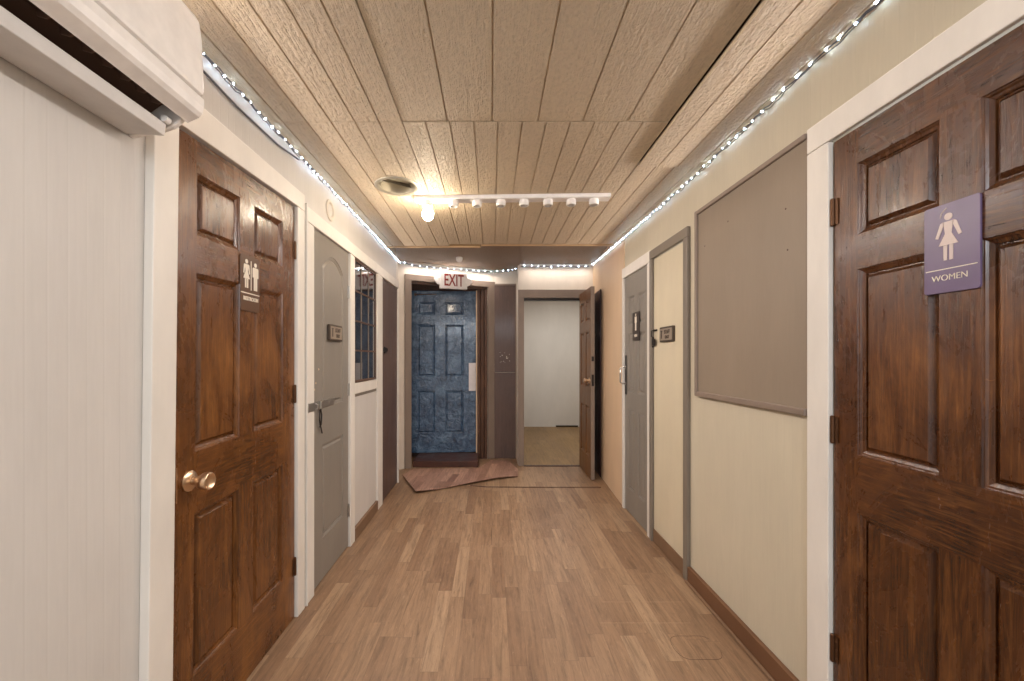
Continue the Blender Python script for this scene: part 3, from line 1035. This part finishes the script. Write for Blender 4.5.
# WOMEN sign
r2 = empty('restroom_sign', (RD - 0.0010, 0.999, 1.560), RIGHT)
tag(r2, 'purple WOMEN sign with a scratched woman figure on the dark brown door', 'sign')
plate(r2, 0.122, 0.222, 0.005, 0.007, M['sign_purple'])
bm = bmesh.new()
woman_shape(bm, -0.004, 0.026, 0.118, -0.0066, -0.0051)
tube(bm, [(-0.022, -0.0056, 0.078), (-0.020, -0.0056, 0.088), (-0.012, -0.0056, 0.096), (-0.008, -0.0056, 0.099)], 0.0013, 6)
link('pictogram', bm, M['pale_lettering'], r2)
boxes('divider_line', [(-0.056, 0.056, -0.0062, -0.0051, -0.0530, -0.0508)], M['ivory'], r2)
text('lettering', 'WOMEN', 0.0215, M['ivory'], r2, -0.002, -0.0058, -0.074, sx=0.95, bold=-0.0003)

# MEN sign
r3 = empty('restroom_sign', (RD - 0.0010, 3.185, 1.535), RIGHT)
tag(r3, 'dark MEN sign with a white man figure on the narrow grey door', 'sign')
plate(r3, 0.150, 0.225, 0.005, 0.008, M['sign_black'])
bm = bmesh.new()
man_shape(bm, 0.0, 0.032, 0.135, -0.0066, -0.0051)
link('pictogram', bm, M['ivory'], r3)
text('lettering', 'MEN', 0.030, M['ivory'], r3, 0.0, -0.0058, -0.075, bold=0.0006)


def small_plate(loc, rz, label):
    r = empty('door_plate', loc, rz)
    tag(r, label, 'sign', 'small grey lettered door plates')
    plate(r, 0.200, 0.098, 0.014, 0.008, M['sign_dark_edge'], 'backing')
    bm = bmesh.new()
    prism(bm, rounded(0.176, 0.076, 0.006), -0.0165, -0.0142, 'y')
    link('face', bm, M['sign_grey'], r)
    bm = bmesh.new()
    box(bm, -0.070, -0.058, -0.0180, -0.0167, -0.026, 0.026)
    box(bm, -0.076, -0.052, -0.0180, -0.0167, 0.020, 0.026)
    link('emblem', bm, M['sign_ink'], r)
    text('lettering', 'STAFF', 0.034, M['sign_ink'], r, 0.020, -0.0172, 0.014, sx=0.9, bold=0.001)
    text('lettering', 'ONLY', 0.028, M['sign_ink'], r, 0.020, -0.0172, -0.019, sx=0.8, bold=0.001)
    return r


small_plate((LD + 0.001, 2.505, 1.440), LEFT, 'small grey lettered plate on the grey arched door')
small_plate((RD - 0.001, 2.612, 1.440), RIGHT, 'small grey lettered plate on the cream closet door')

# EXIT sign, hung in front of the exit casing
xs = empty('exit_sign', (-0.465, 4.882, 2.212), EXA * 0.8)
tag(xs, 'white EXIT sign with red letters above the blue door', 'sign')
bm = bmesh.new()
prism(bm, rounded(0.335, 0.190, 0.008), -0.022, 0.030, 'y')
link('housing', bm, M['white_plastic'], xs, bevel=0.003)
for q in (-1, 1):
    bm = bmesh.new()
    prism(bm, [(q * 0.1685, 0.045), (q * 0.235, 0.035), (q * 0.232, -0.005), (q * 0.200, -0.042), (q * 0.1685, -0.055)], -0.010, 0.020, 'y')
    link('end_lamp', bm, M['white_plastic'], xs, bevel=0.003)
boxes('mount', [(-0.05, 0.05, -0.01, 0.02, 0.0955, 0.110)], M['white_plastic'], xs)
text('lettering', 'EXIT', 0.200, M['red'], xs, 0.0, -0.0230, 0.000, sx=0.60, bold=0.003)

# ------------------------------------------------------------------ air conditioner on the left wall
ac = empty('air_conditioner', (LW, 0.70, 1.88), 0)
tag(ac, 'white wall-mounted air conditioner with open louvre near the ceiling', 'air conditioner')
AY0, AY1 = -0.42, 0.416        # local y range (world .28 .. 1.10)


def A(x, z):
    return (x - LW, z - 1.88)


bm = bmesh.new()
prism(bm, [A(-0.989, 1.925), A(-0.989, 2.225), A(-0.845, 2.225), A(-0.845, 1.990), A(-0.90, 1.985), A(-0.975, 1.925)], AY0, AY1 - 0.016, 'y')
link('body', bm, M['white_plastic'], ac)
front = [A(-0.844, 2.232), A(-0.828, 2.231), A(-0.812, 2.222), A(-0.802, 2.205), A(-0.796, 2.16), A(-0.792, 2.08), A(-0.791, 2.006), A(-0.806, 2.004), A(-0.844, 2.004)]
bm = bmesh.new()
prism(bm, front, AY0, AY1 + 0.002, 'y')
link('front_panel', bm, M['white_plastic'], ac, bevel=0.010)
low = [A(-0.844, 1.999), A(-0.800, 1.999), A(-0.793, 1.998), A(-0.793, 1.975), A(-0.798, 1.958), A(-0.806, 1.948), A(-0.834, 1.935), A(-0.838, 1.932), A(-0.844, 1.945)]
bm = bmesh.new()
prism(bm, low, AY0, AY1 + 0.001, 'y')
link('lower_front', bm, M['white_plastic'], ac, bevel=0.002)
bm = bmesh.new()
prism(bm, [A(-0.989, 1.890), A(-0.989, 2.224), A(-0.846, 2.224), A(-0.846, 1.999), A(-0.845, 1.935), A(-0.87, 1.915), A(-0.90, 1.905)], AY1 - 0.015, AY1, 'y')
link('end_cap', bm, M['white_plastic'], ac, bevel=0.003)
bm = bmesh.new()
prism(bm, [A(-0.974, 1.922), A(-0.90, 1.982), A(-0.847, 1.986), A(-0.847, 1.974), A(-0.895, 1.970), A(-0.965, 1.920)], AY0 + 0.01, AY1 - 0.02, 'y')
link('air_outlet', bm, M['black'], ac)
for i in range(17):
    y = AY0 + 0.03 + i * 0.044
    bm = bmesh.new()
    pr = [A(-0.849, 1.974), A(-0.849, 1.958), A(-0.864, 1.944), A(-0.886, 1.952), A(-0.892, 1.968)]
    prism(bm, pr, y, y + 0.0025, 'y')
    for v in bm.verts:
        v.co.y += (0.262 - 0.2 + v.co.z) * 0.28
    link('outlet_fin', bm, M['fin'], ac)
bm = bmesh.new()
prism(bm, [A(-0.880, 1.883), A(-0.8765, 1.915), A(-0.886, 1.920), A(-0.985, 1.919), A(-0.985, 1.889)], AY0, AY1 - 0.026, 'y')
link('louvre_vane', bm, M['grey_plastic'], ac, bevel=0.002)
bm = bmesh.new()
lathe(bm, [(0, 0), (0, 0.009), (0.014, 0.010), (0.018, 0.006), (0.018, 0)], (A(-0.872, 1.928)[0], AY1 - 0.040, A(-0.872, 1.924)[1]), (0, 1, 0), 14)
link('vane_pivot', bm, M['white_plastic'], ac, smooth=True)

# ------------------------------------------------------------------ track light
tl = empty('track_light', (0.128, 2.632, CZ), -0.030)
tl.rotation_euler = (0, 0, -math.atan2(0.040, 1.255))
tag(tl, 'white ceiling light bar with eight sockets and one lit bulb', 'light')
bm = bmesh.new()
prism(bm, [(-0.04, 0.0), (-0.04, -0.020), (-0.034, -0.026), (0.034, -0.026), (0.040, -0.020), (0.04, 0.0)], -0.630, 0.630, 'x')
link('bar', bm, M['white_plastic'], tl, bevel=0.0015)
sock_x = [-0.548, -0.378, -0.226, -0.071, 0.081, 0.235, 0.384, 0.530]
prof = [(0.026, 0), (0.026, 0.029), (0.030, 0.031), (0.058, 0.031), (0.062, 0.028), (0.062, 0.022), (0.046, 0.020), (0.046, 0)]
first = None
for i, x in enumerate(sock_x):
    if first is None:
        bm = bmesh.new()
        lathe(bm, prof, (0, 0, 0), (0, 0, -1), 24)
        first = link('socket', bm, M['white_plastic'], tl, smooth=True, loc=(x, 0, 0))
        bm = bmesh.new()
        lathe(bm, [(0.0455, 0.0195), (0.047, 0.0195), (0.047, 0)], (0, 0, 0), (0, 0, -1), 20)
        insert = link('socket_contact', bm, M['dark_metal'], first)
    else:
        c = first.copy(); COL.objects.link(c); c.parent = tl; c.location = (x, 0, 0)
        d = insert.copy(); COL.objects.link(d); d.parent = c
bm = bmesh.new()
pr = [(0.0, 0.0)] + [(0.0415 - 0.0415 * math.cos(a), 0.037 * math.sin(a)) for a in [PI * k / 14 for k in range(1, 12)]]
pr += [(0.0795, 0.020), (0.092, 0.016)]
pr = [(0.150 - d, r) for d, r in pr]
pr.append((0.058, 0))
lathe(bm, pr, (0, 0, 0), (0, 0, -1), 28)
b = link('bulb', bm, M['lamp'], tl, smooth=True, loc=(sock_x[0], 0, 0))
b['label'] = 'glowing warm globe bulb'

# ------------------------------------------------------------------ round vent, ceiling cap, wall ring
vt = empty('ceiling_vent', (VX, VY, CZ), 0)
tag(vt, 'round metal duct vent in the ceiling beside the light bar', 'vent')
bm = bmesh.new()
lathe(bm, [(-0.010, 0.106), (0.0, 0.106), (0.004, 0.112), (0.007, 0.128), (0.004, 0.136), (0.0003, 0.137), (0.0003, 0.107)], (0, 0, 0), (0, 0, -1), 48)
link('flange', bm, M['vent'], vt, smooth=True)
bm = bmesh.new()
lathe(bm, [(0.0, 0.105), (-0.055, 0.098), (-0.057, 0.0)], (0, 0, 0), (0, 0, -1), 48)
link('duct', bm, M['vent'], vt, smooth=True)
bm = bmesh.new()
box(bm, -0.092, 0.092, -0.001, 0.001, 0.01, 0.045)
for v in bm.verts:
    v.co.y += (v.co.z - 0.01) * 0.9
link('damper', bm, M['steel'], vt, loc=(0, 0, 0), rot=(0, 0, 0.6))

cp = empty('ceiling_sensor', (-0.361, 4.46, FZ - 0.007), 0)
tag(cp, 'small white round cap on the brown ceiling above the EXIT sign', 'ceiling cap')
bm = bmesh.new()
lathe(bm, [(0.0, 0), (0.0, 0.034), (0.012, 0.037), (0.028, 0.036), (0.044, 0.028), (0.052, 0.014), (0.054, 0)], (0, 0, 0), (0, 0, -1), 28)
link('cover', bm, M['cap_white'], cp, smooth=True)

bm = bmesh.new()
lathe(bm, [(0, 0.040), (0, 0.064), (0.008, 0.062), (0.010, 0.056), (0.008, 0.046), (0.002, 0.041), (0, 0.040)], (LW + 0.0005, 2.470, 2.186), (1, 0, 0), 36)
o = link('wall_ring', bm, M['back_wall'], smooth=True)
tag(o, 'painted round ring on the wall above the grey arched door', 'ring')


# ------------------------------------------------------------------ LED string lights
def led_mesh():
    bm = bmesh.new()
    bmesh.ops.create_icosphere(bm, subdivisions=2, radius=0.0039)
    me = bpy.data.meshes.new('bulb')
    bm.to_mesh(me); bm.free()
    me.materials.append(M['led'])
    for p in me.polygons:
        p.use_smooth = True
    return me


LED = led_mesh()


def string(path, spacing, label, name='string_light', jitter=0.004, second=None, base=None):
    root = empty(name, base, 0)
    tag(root, label, 'string light', 'LED string lights along the ceiling edge')
    bx = Vector(base)
    pts = [Vector(p) - bx for p in path]
    L = [0.0]
    for a, b in zip(pts, pts[1:]):
        L.append(L[-1] + (b - a).length)

    def at(s):
        for i in range(len(pts) - 1):
            if s <= L[i + 1] or i == len(pts) - 2:
                return pts[i].lerp(pts[i + 1], (s - L[i]) / max(1e-6, L[i + 1] - L[i]))
    n = int(L[-1] / 0.03)
    dense = []
    for i in range(n + 1):
        p = at(L[-1] * i / n).copy()
        p.z += 0.005 * math.sin(i * 0.9) * (i % 3 - 1)
        dense.append(p)
    bm = bmesh.new()
    tube(bm, dense, 0.0028, 6)
    tube(bm, [p + Vector((0, 0, -0.009 + 0.004 * math.sin(i * 0.7))) for i, p in enumerate(dense)], 0.0022, 6)
    if second:
        tube(bm, [Vector(p) - bx for p in second], 0.004, 6)
    link('wire', bm, M['wire'], root, smooth=True)
    s = spacing * 0.5
    while s < L[-1]:
        p = at(s)
        o = bpy.data.objects.new('bulb', LED)
        COL.objects.link(o)
        o.parent = root
        o.location = p + Vector((random.uniform(-1, 1) * 0.001, 0, random.uniform(-1, 1) * jitter))
        s += spacing * random.uniform(0.85, 1.15)
    return root


zl = 2.308
string([(LW + 0.020, 0.75, 2.318), (LW + 0.020, 1.4, 2.312), (LW + 0.020, 2.4, 2.306), (LW + 0.020, 3.4, 2.300), (LW + 0.020, 4.17, 2.296), (-1.05, 4.62, 2.372)],
       0.052, 'LED string light along the ceiling edge above the brown restroom door and dark window',
       second=[(LW + 0.010, 0.75, 2.285), (LW + 0.010, 1.2, 2.268), (LW + 0.010, 1.55, 2.252), (LW + 0.010, 1.85, 2.262), (LW + 0.012, 2.05, 2.29)],
       base=(LW + 0.02, 1.1, 2.30))
string([(RW - 0.020, 0.85, 2.320), (RW - 0.020, 1.4, 2.316), (RW - 0.020, 2.0, 2.300), (RW - 0.020, 2.3, 2.292), (RW - 0.020, 3.0, 2.300), (RW - 0.022, 3.6, 2.306), (1.178, 4.79, 2.384)],
       0.060, 'LED string light along the ceiling edge above the WOMEN door and boarded window', base=(RW - 0.02, 1.3, 2.31))


def EXP(s, y, z):
    return (-1.01 + math.cos(EXA) * s - math.sin(EXA) * y, 4.69 + math.sin(EXA) * s + math.cos(EXA) * y, z)


string([EXP(-0.05, -0.012, 2.385), EXP(0.2, -0.012, 2.368), EXP(0.6, -0.012, 2.372), EXP(0.9, -0.012, 2.384), EXP(1.12, -0.014, 2.388), (0.20, 5.12, 2.386), (0.36, 4.815, 2.380), (0.75, 4.812, 2.376), (1.15, 4.80, 2.376)],
       0.085, 'LED string light draped over the back wall above the EXIT sign', jitter=0.010, base=(0.0, 5.1, 2.38))


# ------------------------------------------------------------------ loose vinyl offcut by the exit
def fl(px, py, z=0.0):
    Y = 405.0 * (EYE - z) / (py - 358.0)
    return ((px - 492.0) * Y / 405.0, Y)


outline = [(402.5, 476), (415.5, 494), (440, 490), (470, 484.5), (500, 479.5), (518, 477), (518, 470), (508, 461.5), (491, 460.5), (479, 468), (413, 469)]
top = [fl(*p) for p in outline]
lift = [0.012, 0.030, 0.012, 0.020, 0.026, 0.010, 0.012, 0.012, 0.006, 0.004, 0.004]
bm = bmesh.new()
tv = [bm.verts.new((x, y, z)) for (x, y), z in zip(top, lift)]
bv = [bm.verts.new((x, y, z - 0.0035)) for (x, y), z in zip(top, lift)]
ctr_t = [bm.verts.new((sum(p[0] for p in top) / len(top) * 1 + (x - sum(p[0] for p in top) / len(top)) * 0.6,
                       sum(p[1] for p in top) / len(top) + (y - sum(p[1] for p in top) / len(top)) * 0.6, 0.006)) for x, y in top]
n = len(top)
for i in range(n):
    j = (i + 1) % n
    bm.faces.new((tv[i], tv[j], bv[j], bv[i]))
    bm.faces.new((tv[i], tv[j], ctr_t[j], ctr_t[i]))
bm.faces.new(ctr_t)
bm.faces.new(bv)
o = link('vinyl_flooring', bm, M['patch'])
tag(o, 'loose curling wood-look vinyl offcut on the floor before the blue exit door', 'flooring')
x0, y0 = fl(470, 487.5)
x1, y1 = fl(604, 487.5)
bm = bmesh.new()
tube(bm, [(x0, y0 + 0.06, 0.001), (-0.05, y0 + 0.01, 0.002), (0.4, y0, 0.002), (x1 - 0.03, y1, 0.002)], 0.005, 6)
o = link('trim_26', bm, M['sill_wood'])
struct(o, 'dark floor seam crossing the hall before the bright room doorway', 'floor seam')


# faint scuffs on the vinyl
bm = bmesh.new()
ring = [(0.905 + 0.10 * math.cos(a), 1.80 + 0.085 * math.sin(a) + 0.012 * math.sin(3 * a), 0.0002) for a in [0.5 + 5.6 * i / 40 for i in range(41)]]
tube(bm, ring, 0.0007, 5)
q = link('scuff_ring', bm, M['sill_wood'], HALL_FLOOR)
for py, xa, xb in ((602, 602, 684), (623, 600, 690)):
    (xa_, ya_), (xb_, yb_) = fl(xa, py), fl(xb, py)
    bm = bmesh.new()
    tube(bm, [(xa_, ya_, 0.0002), (xb_, yb_, 0.0002)], 0.0006, 5)
    link('scratch', bm, M['scratch'], HALL_FLOOR)


# ------------------------------------------------------------------ light
def area(name, loc, rot, sx, sy, power, c, spread=180):
    d = bpy.data.lights.new(name, 'AREA')
    d.shape = 'RECTANGLE'
    d.size = sx; d.size_y = sy
    d.energy = power
    d.color = c
    d.spread = math.radians(spread)
    o = bpy.data.objects.new(name, d)
    COL.objects.link(o)
    o.location = loc
    o.rotation_euler = rot
    return o


WARM = (1.0, 0.895, 0.83)
area('hall_fill', (0.1, -1.2, 2.2), (math.radians(40), 0, 0), 1.6, 0.8, 31, (0.87, 0.93, 1.0))  # soft fill added behind the camera to brighten the near hall, no fixture there
# light given off by the LED strings along both ceiling edges and the back wall
area('string_lamp_left', (LW + 0.05, 2.5, 2.285), (0, math.radians(-50), 0), 0.03, 3.0, 14.5, WARM, 132)
area('string_lamp_right', (RW - 0.05, 2.3, 2.285), (0, math.radians(50), 0), 0.03, 3.4, 14.5, WARM, 132)
area('string_lamp_back', (0.76, 4.74, 2.37), (0, 0, 0), 0.8, 0.03, 1.1, WARM, 165)
p = EXP(0.58, -0.09, 2.375)
area('string_lamp_exit', p, (0, 0, EXA), 1.1, 0.03, 3.0, WARM, 165)
area('room_lamp', (1.3, 6.2, 2.42), (0, 0, 0), 0.9, 0.9, 12, (1.0, 0.97, 0.92))
w = bpy.data.worlds.new('world')
S.world = w
w.use_nodes = True
bgn = w.node_tree.nodes['Background']
bgn.inputs[0].default_value = (0.96, 0.97, 1.0, 1)
bgn.inputs[1].default_value = 0.8
